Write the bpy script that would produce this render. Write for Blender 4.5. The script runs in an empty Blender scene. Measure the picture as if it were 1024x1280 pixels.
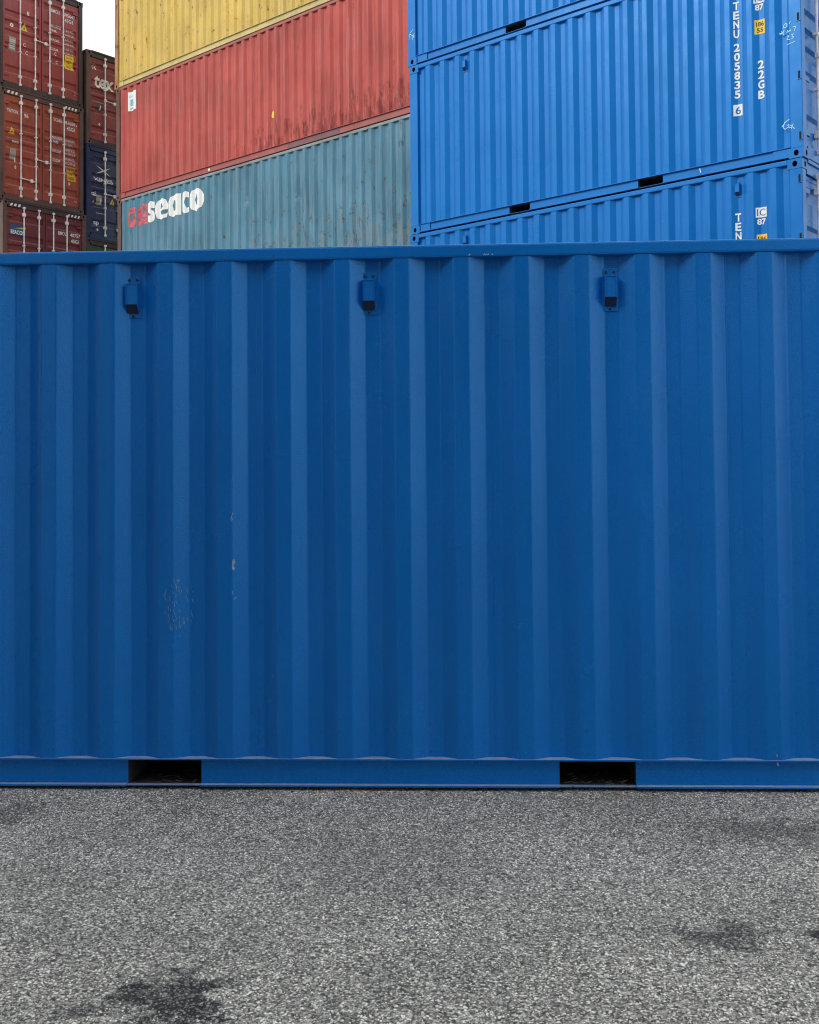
import bpy, bmesh, math, random
import numpy as np
from mathutils import Matrix, Vector
random.seed(7)
S = bpy.context.scene
COL = S.collection

# ------------------------------------------------------------------ camera
cam_d = bpy.data.cameras.new("camera")
cam = bpy.data.objects.new("camera", cam_d)
COL.objects.link(cam)
EYE = 1.4733
cam_d.sensor_fit = 'HORIZONTAL'
cam_d.sensor_width = 36.0
cam_d.lens = 36.0 * 1367.83 / 1024
cam_d.shift_y = -84.57 / 1024
cam_d.clip_start = 0.1
cam_d.clip_end = 3000
cam.matrix_world = (Matrix.Translation((0, 0, EYE)) @ Matrix.Rotation(math.pi / 2 + 0.0313, 4, 'X')
                    @ Matrix.Rotation(-0.0086, 4, 'Z'))
S.camera = cam
S.render.engine = 'CYCLES'
S.cycles.filter_width = 1.1

# ------------------------------------------------------------------ world and sun (overcast day)
SUN_EL, SUN_AZ = math.radians(31), math.radians(246)      # azimuth clockwise from +y
world = bpy.data.worlds.new("World")
S.world = world
world.use_nodes = True
nt = world.node_tree
nt.nodes.clear()
wo = nt.nodes.new("ShaderNodeOutputWorld")
bg = nt.nodes.new("ShaderNodeBackground")
bg.inputs[1].default_value = 0.12
sky = nt.nodes.new("ShaderNodeTexSky")
sky.sky_type = 'NISHITA'
sky.sun_disc = False
sky.sun_elevation = SUN_EL
sky.sun_rotation = SUN_AZ
mix = nt.nodes.new("ShaderNodeMixRGB")
tc = nt.nodes.new("ShaderNodeTexCoord")
nz = nt.nodes.new("ShaderNodeTexNoise")
nz.inputs["Scale"].default_value = 2.2
nz.inputs["Detail"].default_value = 5
cr = nt.nodes.new("ShaderNodeValToRGB")
cr.color_ramp.elements[0].position = 0.3
cr.color_ramp.elements[0].color = (7.5, 8.0, 8.3, 1)
cr.color_ramp.elements[1].position = 0.7
cr.color_ramp.elements[1].color = (9.1, 9.4, 9.6, 1)
nt.links.new(tc.outputs["Generated"], nz.inputs["Vector"])
nt.links.new(nz.outputs["Fac"], cr.inputs[0])
mix.inputs[0].default_value = 0.88
nt.links.new(sky.outputs[0], mix.inputs[1])
nt.links.new(cr.outputs[0], mix.inputs[2])
nt.links.new(mix.outputs[0], bg.inputs[0])
nt.links.new(bg.outputs[0], wo.inputs[0])

sd = bpy.data.lights.new("sun", 'SUN')
sd.energy = 1.5
sd.angle = math.radians(18)
sd.color = (1.0, 0.965, 0.92)
sun = bpy.data.objects.new("sun", sd)
COL.objects.link(sun)
sv = Vector((math.sin(SUN_AZ) * math.cos(SUN_EL), math.cos(SUN_AZ) * math.cos(SUN_EL), math.sin(SUN_EL)))
sun.rotation_euler = sv.to_track_quat('Z', 'Y').to_euler()
sun.location = sv * 60

vs = S.view_settings
S.display_settings.display_device = 'sRGB'
vs.view_transform = 'Standard'
vs.look = 'None'
vs.exposure = 0.3
vs.gamma = 1.0
vs.use_curve_mapping = False


# ------------------------------------------------------------------ materials
def N(t, kind, **kw):
    n = t.nodes.new(kind)
    for k, v in kw.items():
        if k.startswith("i_"):
            n.inputs[k[2:].replace("_", " ")].default_value = v
        else:
            setattr(n, k, v)
    return n


def ramp(t, fac, stops):
    r = t.nodes.new("ShaderNodeValToRGB")
    e = r.color_ramp.elements
    while len(e) < len(stops):
        e.new(0.5)
    for el, (p, c) in zip(e, stops):
        el.position = p
        el.color = c if isinstance(c, tuple) else (c, c, c, 1)
    t.links.new(fac, r.inputs[0])
    return r.outputs[0]


def mixc(t, fac, a, b, blend='MIX'):
    m = t.nodes.new("ShaderNodeMixRGB")
    m.blend_type = blend
    for i, v in enumerate((fac, a, b)):
        if isinstance(v, (int, float)):
            m.inputs[i].default_value = v
        elif isinstance(v, tuple):
            m.inputs[i].default_value = v + (1,) if len(v) == 3 else v
        else:
            t.links.new(v, m.inputs[i])
    return m.outputs[0]


def math_(t, op, a, b=0.0, clamp=False):
    m = t.nodes.new("ShaderNodeMath")
    m.operation = op
    m.use_clamp = clamp
    for i, v in enumerate((a, b)):
        if isinstance(v, (int, float)):
            m.inputs[i].default_value = v
        else:
            t.links.new(v, m.inputs[i])
    return m.outputs[0]


def noise(t, vec, scale, detail=4, rough=0.55):
    n = N(t, "ShaderNodeTexNoise")
    n.inputs["Scale"].default_value = scale
    n.inputs["Detail"].default_value = detail
    n.inputs["Roughness"].default_value = rough
    t.links.new(vec, n.inputs["Vector"])
    return n.outputs["Fac"]


def mapping(t, vec, scale=(1, 1, 1), loc=(0, 0, 0)):
    m = N(t, "ShaderNodeMapping")
    m.inputs["Scale"].default_value = scale
    m.inputs["Location"].default_value = loc
    t.links.new(vec, m.inputs["Vector"])
    return m.outputs[0]


def new_mat(name):
    m = bpy.data.materials.new(name)
    m.use_nodes = True
    t = m.node_tree
    b = t.nodes["Principled BSDF"]
    return m, t, b


def plain(name, rgb, rough=0.6, metal=0.0, var=0.15, scale=30):
    m, t, b = new_mat(name)
    c = N(t, "ShaderNodeTexCoord").outputs["Object"]
    n = noise(t, c, scale)
    col = mixc(t, ramp(t, n, [(0.35, 0.0), (0.7, 1.0)]), tuple(v * (1 - var) for v in rgb), tuple(min(1, v * (1 + var)) for v in rgb))
    t.links.new(col, b.inputs["Base Color"])
    b.inputs["Roughness"].default_value = rough
    b.inputs["Metallic"].default_value = metal
    return m


def paint(name, rgb, rough=0.4, fade=0.12, rust=0.0, streak=0.0, grime=0.0, spec=0.5,
          wave=0.25, peel=0.15, rust_rgb=(0.09, 0.03, 0.015), seed=0.0, low=0.0, low_rgb=(0.12, 0.015, 0.012),
          pits=0.0, patch=None, low_x=None, grain=0.0, tint=None, dusty=1.0):
    """sheet-steel paint: chalky fading, dust streaks, rust spots, scrapes low on the panel"""
    m, t, b = new_mat(name)
    oc = N(t, "ShaderNodeTexCoord").outputs["Object"]
    v = mapping(t, oc, loc=(seed * 3.1, seed * 1.7, seed * 0.9))
    sep = N(t, "ShaderNodeSeparateXYZ")
    t.links.new(oc, sep.inputs[0])
    big = noise(t, v, 0.9, 5)
    hi = tuple(min(1, c * (1 + fade) + 0.02 * fade) for c in rgb)
    lo = tuple(c * (1 - fade) for c in rgb)
    col = mixc(t, ramp(t, big, [(0.3, 0.0), (0.7, 1.0)]), lo, hi)
    # vertical rain streaks
    sv_ = mapping(t, v, scale=(14, 14, 0.55))
    st = noise(t, sv_, 1.6, 6, 0.65)
    if streak:
        grey = sum(rgb) / 3
        pale = tuple(min(1, c * 0.7 + grey * 0.45 + 0.06) for c in rgb)
        col = mixc(t, math_(t, 'MULTIPLY', ramp(t, st, [(0.5, 0.0), (0.75, 1.0)]), streak), col, pale)
        st2 = noise(t, mapping(t, v, scale=(22, 22, 0.8), loc=(5, 2, 1)), 1.3, 5, 0.7)
        dk = tuple(c * 0.45 for c in rgb)
        col = mixc(t, math_(t, 'MULTIPLY', ramp(t, st2, [(0.55, 0.0), (0.8, 1.0)]), streak * 0.9), col, dk)
    if grime:
        gr = noise(t, v, 5.0, 8, 0.7)
        col = mixc(t, math_(t, 'MULTIPLY', ramp(t, gr, [(0.42, 0.0), (0.72, 1.0)]), grime), col, (0.05, 0.035, 0.03))
    if grain:
        g = noise(t, v, 260, 2, 0.6)
        col = mixc(t, math_(t, 'MULTIPLY', ramp(t, g, [(0.35, 1.0), (0.5, 0.0)]), grain), col, tuple(c * 0.35 for c in rgb))
        g2 = noise(t, mapping(t, v, loc=(7, 3, 1)), 210, 2, 0.6)
        col = mixc(t, math_(t, 'MULTIPLY', ramp(t, g2, [(0.58, 0.0), (0.75, 1.0)]), grain * 0.7), col,
                   tuple(min(1, c * 1.5 + 0.004) for c in rgb))
    if low:
        # scrapes: broken vertical dashes, thickest near the foot of the panel
        lz = ramp(t, sep.outputs["Z"], [(0.0, 1.0), (0.38, 0.75), (0.55, 0.25), (0.75, 0.0)])
        mz = t.nodes.new("ShaderNodeMapRange")
        mz.inputs[1].default_value = 0.1
        mz.inputs[2].default_value = 2.2
        mz.inputs[3].default_value = 0.0
        mz.inputs[4].default_value = 1.0
        t.links.new(sep.outputs["Z"], mz.inputs[0])
        lz = ramp(t, mz.outputs[0], [(0.0, 1.0), (0.28, 0.62), (0.5, 0.0)])
        ds = noise(t, mapping(t, v, scale=(6, 6, 1.5), loc=(2, 8, 4)), 1.5, 8, 0.75)
        if low_x:
            mx = t.nodes.new("ShaderNodeMapRange")
            mx.inputs[1].default_value = low_x[0]
            mx.inputs[2].default_value = low_x[1]
            t.links.new(sep.outputs["X"], mx.inputs[0])
            lz = math_(t, 'MULTIPLY', lz, mx.outputs[0])
        thr = math_(t, 'ADD', ds, math_(t, 'MULTIPLY', lz, 0.2))
        k = math_(t, 'MULTIPLY', ramp(t, thr, [(0.655, 0.0), (0.71, 1.0)]), low)
        col = mixc(t, k, col, low_rgb)
        ds2 = noise(t, mapping(t, v, scale=(11, 11, 1.6), loc=(9, 1, 3)), 1.5, 8, 0.75)
        thr2 = math_(t, 'ADD', ds2, math_(t, 'MULTIPLY', lz, 0.1))
        k2 = math_(t, 'MULTIPLY', ramp(t, thr2, [(0.66, 0.0), (0.72, 1.0)]), low * 0.7)
        col = mixc(t, k2, col, tuple(min(1, c * 0.8 + 0.22) for c in rgb))
    if patch:
        # worn-through ragged areas with a dark broken outline
        pn = noise(t, mapping(t, v, scale=(3.2, 3.2, 1.5), loc=(4, 4, 4)), 1.7, 7, 0.6)
        mz = t.nodes.new("ShaderNodeMapRange")
        mz.inputs[1].default_value = 0.2
        mz.inputs[2].default_value = 1.9
        mz.inputs[3].default_value = 0.16
        mz.inputs[4].default_value = -0.06
        t.links.new(sep.outputs["Z"], mz.inputs[0])
        mx = t.nodes.new("ShaderNodeMapRange")
        mx.inputs[1].default_value = 3.2
        mx.inputs[2].default_value = 5.6
        mx.inputs[3].default_value = -0.12
        mx.inputs[4].default_value = 0.03
        t.links.new(sep.outputs["X"], mx.inputs[0])
        pz = math_(t, 'ADD', math_(t, 'ADD', pn, mz.outputs[0]), mx.outputs[0])
        col = mixc(t, math_(t, 'MULTIPLY', ramp(t, pz, [(0.62, 0.0), (0.70, 1.0)]), 0.38), col, patch)
        col = mixc(t, math_(t, 'MULTIPLY', math_(t, 'MULTIPLY', ramp(t, pz, [(0.60, 0.0), (0.612, 1.0), (0.625, 1.0), (0.64, 0.0)]), ramp(t, noise(t, v, 6, 4), [(.45, 0.0), (.55, 1.0)])), 0.85), col, (0.07, 0.045, 0.03))
    rg = None
    if rust:
        rn = noise(t, mapping(t, v, scale=(1, 1, 0.6)), 9.0, 8, 0.68)
        rg = ramp(t, rn, [(0.72 - 0.14 * rust, 0.0), (0.76 - 0.14 * rust, 1.0)])
        col = mixc(t, rg, col, rust_rgb)
        halo = ramp(t, rn, [(0.62 - 0.14 * rust, 0.0), (0.74 - 0.14 * rust, 0.55)])
        col = mixc(t, math_(t, 'MULTIPLY', halo, 0.5), col, tuple(0.5 * (a + b_) for a, b_ in zip(rgb, (0.25, 0.09, 0.03))))
    if pits:
        pv = N(t, "ShaderNodeTexVoronoi")
        pv.inputs["Scale"].default_value = 13
        t.links.new(v, pv.inputs["Vector"])
        col = mixc(t, math_(t, 'MULTIPLY', ramp(t, pv.outputs["Distance"], [(0.03, 1.0), (0.06, 0.0)]), pits), col, (0.03, 0.02, 0.02))
    # dust settled on every upward-facing ledge, plus a painted sky-lit edge on bevels
    ge = N(t, "ShaderNodeNewGeometry")
    sn = N(t, "ShaderNodeSeparateXYZ")
    t.links.new(ge.outputs["True Normal"], sn.inputs[0])
    up = ramp(t, sn.outputs["Z"], [(0.5, 0.0), (0.75, 1.0)])
    dn = noise(t, v, 26, 6, 0.7)
    dust = math_(t, 'MULTIPLY', math_(t, 'MULTIPLY', up, dusty), ramp(t, dn, [(0.25, 0.45), (0.6, 1.0)]))
    col = mixc(t, dust, col, tuple(c * 0.3 + d for c, d in zip(rgb, (0.36, 0.35, 0.31))))
    t.links.new(col, b.inputs["Base Color"])
    rr = ramp(t, noise(t, v, 3.0, 5), [(0.3, max(0.05, rough - 0.06)), (0.7, min(1, rough + 0.1))])
    rr = mixc(t, dust, rr, (0.9, 0.9, 0.9))
    if rg is not None:
        rr = mixc(t, rg, rr, (0.95, 0.95, 0.95))
    t.links.new(rr, b.inputs["Roughness"])
    b.inputs["Specular IOR Level"].default_value = spec
    if tint:
        b.inputs["Specular Tint"].default_value = tint + (1,)
    # oil-canning of the sheet and orange peel of the paint
    b1 = N(t, "ShaderNodeBump")
    b1.inputs["Strength"].default_value = wave
    b1.inputs["Distance"].default_value = 0.02
    t.links.new(noise(t, mapping(t, v, scale=(2.2, 2.2, 1.0)), 1.6, 2), b1.inputs["Height"])
    b2 = N(t, "ShaderNodeBump")
    b2.inputs["Strength"].default_value = peel
    b2.inputs["Distance"].default_value = 0.002
    t.links.new(noise(t, v, 170, 3), b2.inputs["Height"])
    t.links.new(b1.outputs[0], b2.inputs["Normal"])
    t.links.new(b2.outputs[0], b.inputs["Normal"])
    return m


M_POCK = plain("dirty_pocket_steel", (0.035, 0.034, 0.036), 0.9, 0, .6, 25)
M_STEEL = plain("galvanised_bar", (0.78, 0.76, 0.73), 0.45, 0.0, 0.2, 8)
M_RUSTY = paint("rusty_bar_paint", (0.50, 0.44, 0.40), 0.6, rust=0.8, seed=3)
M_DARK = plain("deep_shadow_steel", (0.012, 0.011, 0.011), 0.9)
M_SLOT = plain("vent_slot_shade", (0.003, 0.018, 0.07), 0.6)  # dark navy paints in the shade of the vent opening
M_RUBBER = plain("door_gasket", (0.02, 0.018, 0.018), 0.8)
M_WHITE = plain("white_lettering", (0.78, 0.78, 0.75), 0.6, 0, 0.06)
M_WORNW = plain("worn_white_lettering", (0.72, 0.70, 0.67), 0.7, 0, 0.35, 60)
M_RED = plain("faded_red_lettering", (0.50, 0.10, 0.11), 0.7, 0, 0.45, 12)
M_YEL = plain("yellow_sticker", (0.80, 0.52, 0.02), 0.5, 0, 0.08)
M_YELD = plain("sticker_black_print", (0.05, 0.03, 0.01), 0.6)
M_CHALK = plain("chalk", (0.50, 0.82, 0.85), 0.9, 0, 0.15, 90)
M_PLATE = plain("data_plate", (0.34, 0.32, 0.27), 0.5, 0.0, 0.3, 60)
M_CYAN = plain("sticker_cyan_print", (0.15, 0.42, 0.55), 0.5)
M_FLOOR = plain("plywood_floor", (0.10, 0.06, 0.035), 0.8)
M_LIME = plain("lime_print", (0.50, 0.62, 0.12), 0.5)
M_NAVYP = plain("navy_print", (0.03, 0.08, 0.20), 0.5)


# ------------------------------------------------------------------ mesh helpers
class MB:
    def __init__(s):
        s.v, s.f, s.m = [], [], []

    def quad(s, a, b, c, d, mi=0):
        n = len(s.v)
        s.v += [a, b, c, d]
        s.f.append((n, n + 1, n + 2, n + 3))
        s.m.append(mi)

    def box(s, x0, x1, y0, y1, z0, z1, mi=0, bev=0.0):
        if bev > 0:
            return s.bevbox(x0, x1, y0, y1, z0, z1, bev, mi)
        n = len(s.v)
        s.v += [(x, y, z) for z in (z0, z1) for y in (y0, y1) for x in (x0, x1)]
        for f in ((0, 2, 3, 1), (4, 5, 7, 6), (0, 1, 5, 4), (2, 6, 7, 3), (0, 4, 6, 2), (1, 3, 7, 5)):
            s.f.append(tuple(n + i for i in f))
            s.m.append(mi)

    def bevbox(s, x0, x1, y0, y1, z0, z1, r, mi=0):
        bm = bmesh.new()
        bmesh.ops.create_cube(bm, size=1)
        for v in bm.verts:
            v.co = Vector(((x0 + x1) / 2 + v.co.x * (x1 - x0), (y0 + y1) / 2 + v.co.y * (y1 - y0), (z0 + z1) / 2 + v.co.z * (z1 - z0)))
        bmesh.ops.bevel(bm, geom=bm.edges[:], offset=r, segments=2, profile=0.6, affect='EDGES')
        n = len(s.v)
        bm.verts.index_update()
        s.v += [tuple(v.co) for v in bm.verts]
        for f in bm.faces:
            s.f.append(tuple(n + v.index for v in f.verts))
            s.m.append(mi)
        bm.free()

    def tube(s, a, b, r, seg=10, mi=0):
        a, b = Vector(a), Vector(b)
        d = (b - a).normalized()
        u = d.orthogonal().normalized()
        w = d.cross(u)
        n = len(s.v)
        for p in (a, b):
            for k in range(seg):
                t = 2 * math.pi * k / seg
                s.v.append(tuple(p + u * (r * math.cos(t)) + w * (r * math.sin(t))))
        for k in range(seg):
            k2 = (k + 1) % seg
            s.f.append((n + k, n + k2, n + seg + k2, n + seg + k))
            s.m.append(mi)
        s.f.append(tuple(n + k for k in reversed(range(seg))))
        s.m.append(mi)
        s.f.append(tuple(n + seg + k for k in range(seg)))
        s.m.append(mi)

    def mesh(s, name, mats):
        me = bpy.data.meshes.new(name)
        me.from_pydata(s.v, [], s.f)
        for m in mats:
            me.materials.append(m)
        me.polygons.foreach_set("material_index", s.m)
        me.validate()
        me.update()
        return me


def link(name, me, parent=None, loc=(0, 0, 0), rot=None):
    o = bpy.data.objects.new(name, me)
    COL.objects.link(o)
    if parent:
        o.parent = parent
    o.location = loc
    if rot:
        o.rotation_euler = rot
    return o


def build(mb, name, mats, parent=None):
    return link(name, mb.mesh(name, mats if isinstance(mats, (list, tuple)) else [mats]), parent)


# ------------------------------------------------------------------ corrugation
def side_prof(p0, P, D, xa, xb):
    def f(u):
        if u < xa:
            return D
        if u > xb:
            return 0.0
        t = ((u - p0) % P) / P
        if t < 0.25:
            return D * (1 - t / 0.25)
        if t < 0.5:
            return 0.0
        if t < 0.75:
            return D * (t - 0.5) / 0.25
        return D
    return f


def breaks(p0, P, x0, x1):
    k = math.floor((x0 - p0) / P) - 1
    out = []
    while True:
        b = p0 + k * P
        if b > x1:
            break
        for q in (0, .25, .5, .75):
            if x0 < b + q * P < x1:
                out.append(b + q * P)
        k += 1
    return out


def vnoise(x, z, seed):
    return (math.sin(x * 1.9 + seed) * math.cos(z * 2.3 + seed * 1.7) + 0.6 * math.sin(x * 5.1 + z * 3.7 + seed * 2.1)
            + 0.35 * math.sin(x * 11.3 - z * 7.9 + seed * 0.6)) / 1.95


def panel_mesh(name, x0, x1, z0, z1, prof, brk, y0, mat, flip=False, nz=1, warp=0.0, seed=0, round_=0.007, dents=()):
    cols = [x0, x1]
    for b in brk:
        for d in (-round_, -round_ * .35, round_ * .35, round_):
            if x0 < b + d < x1:
                cols.append(b + d)
    cols = sorted(set(cols))
    sm = {}
    for x in cols:      # soft bends: average the profile over the bend radius
        sm[x] = sum(prof(min(max(x + q * round_, x0 + 1e-4), x1 - 1e-4)) for q in (-.7, -.35, 0, .35, .7)) / 5
    if nz == 1:
        zs = [z0, z1]
    else:
        zs = [z0 + (z1 - z0) * i / nz for i in range(nz + 1)]
    v, f = [], []
    for z in zs:
        e = min(1.0, (z - z0) / 0.15, (z1 - z) / 0.15)
        for x in cols:
            w = warp * vnoise(x, z, seed) * max(0, e)
            xo = 0.0
            for (dx, dz, rx, rz, amp) in dents:
                q = ((x - dx) / rx) ** 2 + ((z - dz) / rz) ** 2
                if q < 4:
                    w += amp * math.exp(-q * 1.5)
                    xo += amp * .5 * math.exp(-q * 1.5) * math.sin((z - dz) * 20)
            y = y0 + sm[x] + w
            v.append((x + xo, y if not flip else 2 * y0 - y, z))
    n = len(cols)
    for j in range(len(zs) - 1):
        for i in range(n - 1):
            a = j * n + i
            q = (a, a + 1, a + n + 1, a + n)
            f.append(q if not flip else q[::-1])
    me = bpy.data.meshes.new(name)
    me.from_pydata(v, [], f)
    me.materials.append(mat)
    me.update()
    return me


# ------------------------------------------------------------------ lettering
def text_mesh(s, bold=0.0):
    cu = bpy.data.curves.new("lettering", 'FONT')
    cu.body = s
    cu.offset = bold
    cu.resolution_u = 3
    o = bpy.data.objects.new("lettering", cu)
    COL.objects.link(o)
    bpy.context.view_layer.update()
    dg = bpy.context.evaluated_depsgraph_get()
    me = bpy.data.meshes.new_from_object(o.evaluated_get(dg))
    bpy.data.objects.remove(o)
    bpy.data.curves.remove(cu)
    return me


def conform(me, fn, cuts, axis):
    """cut a flat XY mesh along the folds of the steel, then lay it on the steel"""
    bm = bmesh.new()
    bm.from_mesh(me)
    xs = [v.co[axis] for v in bm.verts]
    if xs:
        for c in cuts:
            if min(xs) < c < max(xs):
                no = (1, 0, 0) if axis == 0 else (0, 1, 0)
                co = (c, 0, 0) if axis == 0 else (0, c, 0)
                bmesh.ops.bisect_plane(bm, geom=bm.verts[:] + bm.edges[:] + bm.faces[:], plane_co=co, plane_no=no)
    for v in bm.verts:
        v.co = Vector(fn(v.co.x, v.co.y))
    bm.to_mesh(me)
    bm.free()
    me.materials.clear()


def fit_mesh(me, x0, y0, w, h, shear=0.0):
    xs = [v.co.x for v in me.vertices]
    ys = [v.co.y for v in me.vertices]
    ax, bx, ay, by = min(xs), max(xs), min(ys), max(ys)
    for v in me.vertices:
        t = (v.co.y - ay) / max(1e-6, by - ay)
        v.co.x = x0 + (v.co.x - ax) / max(1e-6, bx - ax) * w + shear * t
        v.co.y = y0 + t * h
        v.co.z = 0


def rect_mesh(x0, y0, w, h):
    me = bpy.data.meshes.new("patch")
    me.from_pydata([(x0, y0, 0), (x0 + w, y0, 0), (x0 + w, y0 + h, 0), (x0, y0 + h, 0)], [], [(0, 1, 2, 3)])
    return me


def poly_mesh(pts):
    me = bpy.data.meshes.new("patch")
    me.from_pydata([(a, b, 0) for a, b in pts], [], [tuple(range(len(pts)))])
    return me


def stroke_mesh(strokes, w):
    v, f = [], []
    for st in strokes:
        for (a, b) in zip(st[:-1], st[1:]):
            a, b = Vector(a), Vector(b)
            d = (b - a)
            if d.length < 1e-6:
                continue
            d.normalize()
            n = Vector((-d.y, d.x)) * w / 2
            a2, b2 = a - d * w * .25, b + d * w * .25
            k = len(v)
            v += [(*(a2 - n), 0), (*(b2 - n), 0), (*(b2 + n), 0), (*(a2 + n), 0)]
            f.append((k, k + 1, k + 2, k + 3))
    me = bpy.data.meshes.new("patch")
    me.from_pydata(v, [], f)
    return me


class Surf:
    """a steel surface one can write on: fn maps (along, up, lift) to container coordinates"""
    def __init__(s, parent, fn, cuts, axis):
        s.parent, s.fn, s.cuts, s.axis = parent, fn, cuts, axis

    def put(s, me, name, mat, lift=0.004):
        conform(me, lambda a, b: s.fn(a, b, lift), s.cuts, s.axis)
        me.materials.append(mat)
        me.name = name
        o = link(name, me, s.parent)
        if name in ("paint_chip", "rub_mark", "chalk_mark"):
            o["kind"] = "stuff"
        return o

    def text(s, t, x, z, w, h, mat=None, bold=0.012, lift=0.004, name="lettering", shear=0.0):
        me = text_mesh(t, bold)
        fit_mesh(me, x, z, w, h, shear)
        return s.put(me, name, mat or M_WHITE, lift)

    def column(s, t, x, z_top, w, h, pitch, mat=None, bold=0.02):
        z = z_top
        for ch in t:
            if ch != ' ':
                ww = w * (0.45 if ch in '1I' else 1)
                s.text(ch, x + (w - ww) / 2, z - h, ww, h, mat, bold)
                z -= pitch
            else:
                z -= pitch * .45

    def rect(s, x, z, w, h, name, mat, lift=0.003):
        return s.put(rect_mesh(x, z, w, h), name, mat, lift)

    def lines(s, strokes, w, name, mat, lift=0.004):
        return s.put(stroke_mesh(strokes, w), name, mat, lift)


# ------------------------------------------------------------------ container parts
def holed_rect(mb, o, ax, ay, W, H, cx, cy, rx, ry, nrm, depth, seg=16):
    """rectangle (origin o, unit axes ax, ay) with an oval hole that goes `depth` inwards (along -nrm)"""
    o, ax, ay, nrm = Vector(o), Vector(ax), Vector(ay), Vector(nrm)
    n = len(mb.v)
    ring, outer = [], []
    for k in range(seg):
        t = 2 * math.pi * (k + 0.5) / seg
        c, s_ = math.cos(t), math.sin(t)
        ring.append((cx + rx * c, cy + ry * s_))
        sc = 1e9
        if c > 1e-9: sc = min(sc, (W - cx) / c)
        if c < -1e-9: sc = min(sc, -cx / c)
        if s_ > 1e-9: sc = min(sc, (H - cy) / s_)
        if s_ < -1e-9: sc = min(sc, -cy / s_)
        outer.append((cx + sc * c, cy + sc * s_))
    cor = [(W, H), (0, H), (0, 0), (W, 0)]
    P = lambda p, d=0.0: tuple(o + ax * p[0] + ay * p[1] - nrm * d)
    for k in range(seg):
        k2 = (k + 1) % seg
        a, b, c, d = ring[k], ring[k2], outer[k2], outer[k]
        flip = ax.cross(ay).dot(nrm) < 0
        extra = None
        if abs(c[0] - d[0]) > 1e-6 and abs(c[1] - d[1]) > 1e-6:
            extra = min(cor, key=lambda q: (q[0] - (c[0] + d[0]) / 2) ** 2 + (q[1] - (c[1] + d[1]) / 2) ** 2)
        pts = [a, d] + ([extra] if extra else []) + [c, b]
        idx = []
        for p in pts:
            mb.v.append(P(p))
            idx.append(len(mb.v) - 1)
        mb.f.append(tuple(idx) if not flip else tuple(reversed(idx)))
        mb.m.append(0)
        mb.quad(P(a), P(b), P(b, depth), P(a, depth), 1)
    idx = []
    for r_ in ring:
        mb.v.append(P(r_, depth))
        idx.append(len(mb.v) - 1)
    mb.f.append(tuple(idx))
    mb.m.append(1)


def casting_mesh(mat, sx, sy, sz):
    """corner casting; sx=+1: outer end is at max x; sy=-1: outer side is at min y; origin at outer corner"""
    mb = MB()
    Lx, Ly, Lz = 0.178, 0.162, 0.118
    x0, x1 = (-Lx, 0.0) if sx > 0 else (0.0, Lx)
    y0, y1 = (0.0, Ly) if sy < 0 else (-Ly, 0.0)
    z0, z1 = (0.0, Lz) if sz < 0 else (-Lz, 0.0)
    yo = y0 if sy < 0 else y1
    yi = y1 if sy < 0 else y0
    xo = x1 if sx > 0 else x0
    xi = x0 if sx > 0 else x1
    hx = (x1 - 0.089) if sx > 0 else (x0 + 0.089)
    holed_rect(mb, (x0, yo, z0), (1, 0, 0), (0, 0, 1), Lx, Lz, hx - x0, Lz / 2, 0.030, 0.036, (0, -1 if sy < 0 else 1, 0), 0.05)
    hy = (y0 + .089) if sy < 0 else (y1 - .089)
    holed_rect(mb, (xo, y0, z0), (0, 1, 0), (0, 0, 1), Ly, Lz, hy - y0, Lz / 2, 0.026, 0.036, (1 if sx > 0 else -1, 0, 0), 0.05)
    mb.quad((x0, yi, z0), (x0, yi, z1), (x1, yi, z1), (x1, yi, z0))
    mb.quad((xi, y0, z0), (xi, y1, z0), (xi, y1, z1), (xi, y0, z1))
    mb.quad((x0, y0, z0), (x1, y0, z0), (x1, y1, z0), (x0, y1, z0))
    mb.quad((x0, y0, z1), (x1, y0, z1), (x1, y1, z1), (x0, y1, z1))
    me = mb.mesh("corner_casting", [mat, M_DARK])
    bm = bmesh.new()
    bm.from_mesh(me)
    bmesh.ops.recalc_face_normals(bm, faces=[f for f in bm.faces if f.material_index == 0])
    bm.to_mesh(me)
    bm.free()
    return me


DOOR_GROOVES = [(0.90, .045), (0.70, .04), (0.60, .04), (0.50, .04), (0.36, .045), (0.13, .045)]


def door_prof(z, zb, zt):
    """inward depth of the door sheet at height z"""
    h = zt - zb
    for c, hw in DOOR_GROOVES:
        q = abs((z - zb) / h - c)
        hh = hw * .55
        if q < hh:
            return 0.034
        if q < hw * .95:
            return 0.034 * (1 - (q - hh) / (hw * .95 - hh))
    return 0.0


def door_breaks(zb, zt):
    h = zt - zb
    out = []
    for c, hw in DOOR_GROOVES:
        for q in (-hw * .95, -hw * .55, hw * .55, hw * .95):
            out.append(zb + (c + q) * h)
    return sorted(out)


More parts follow.
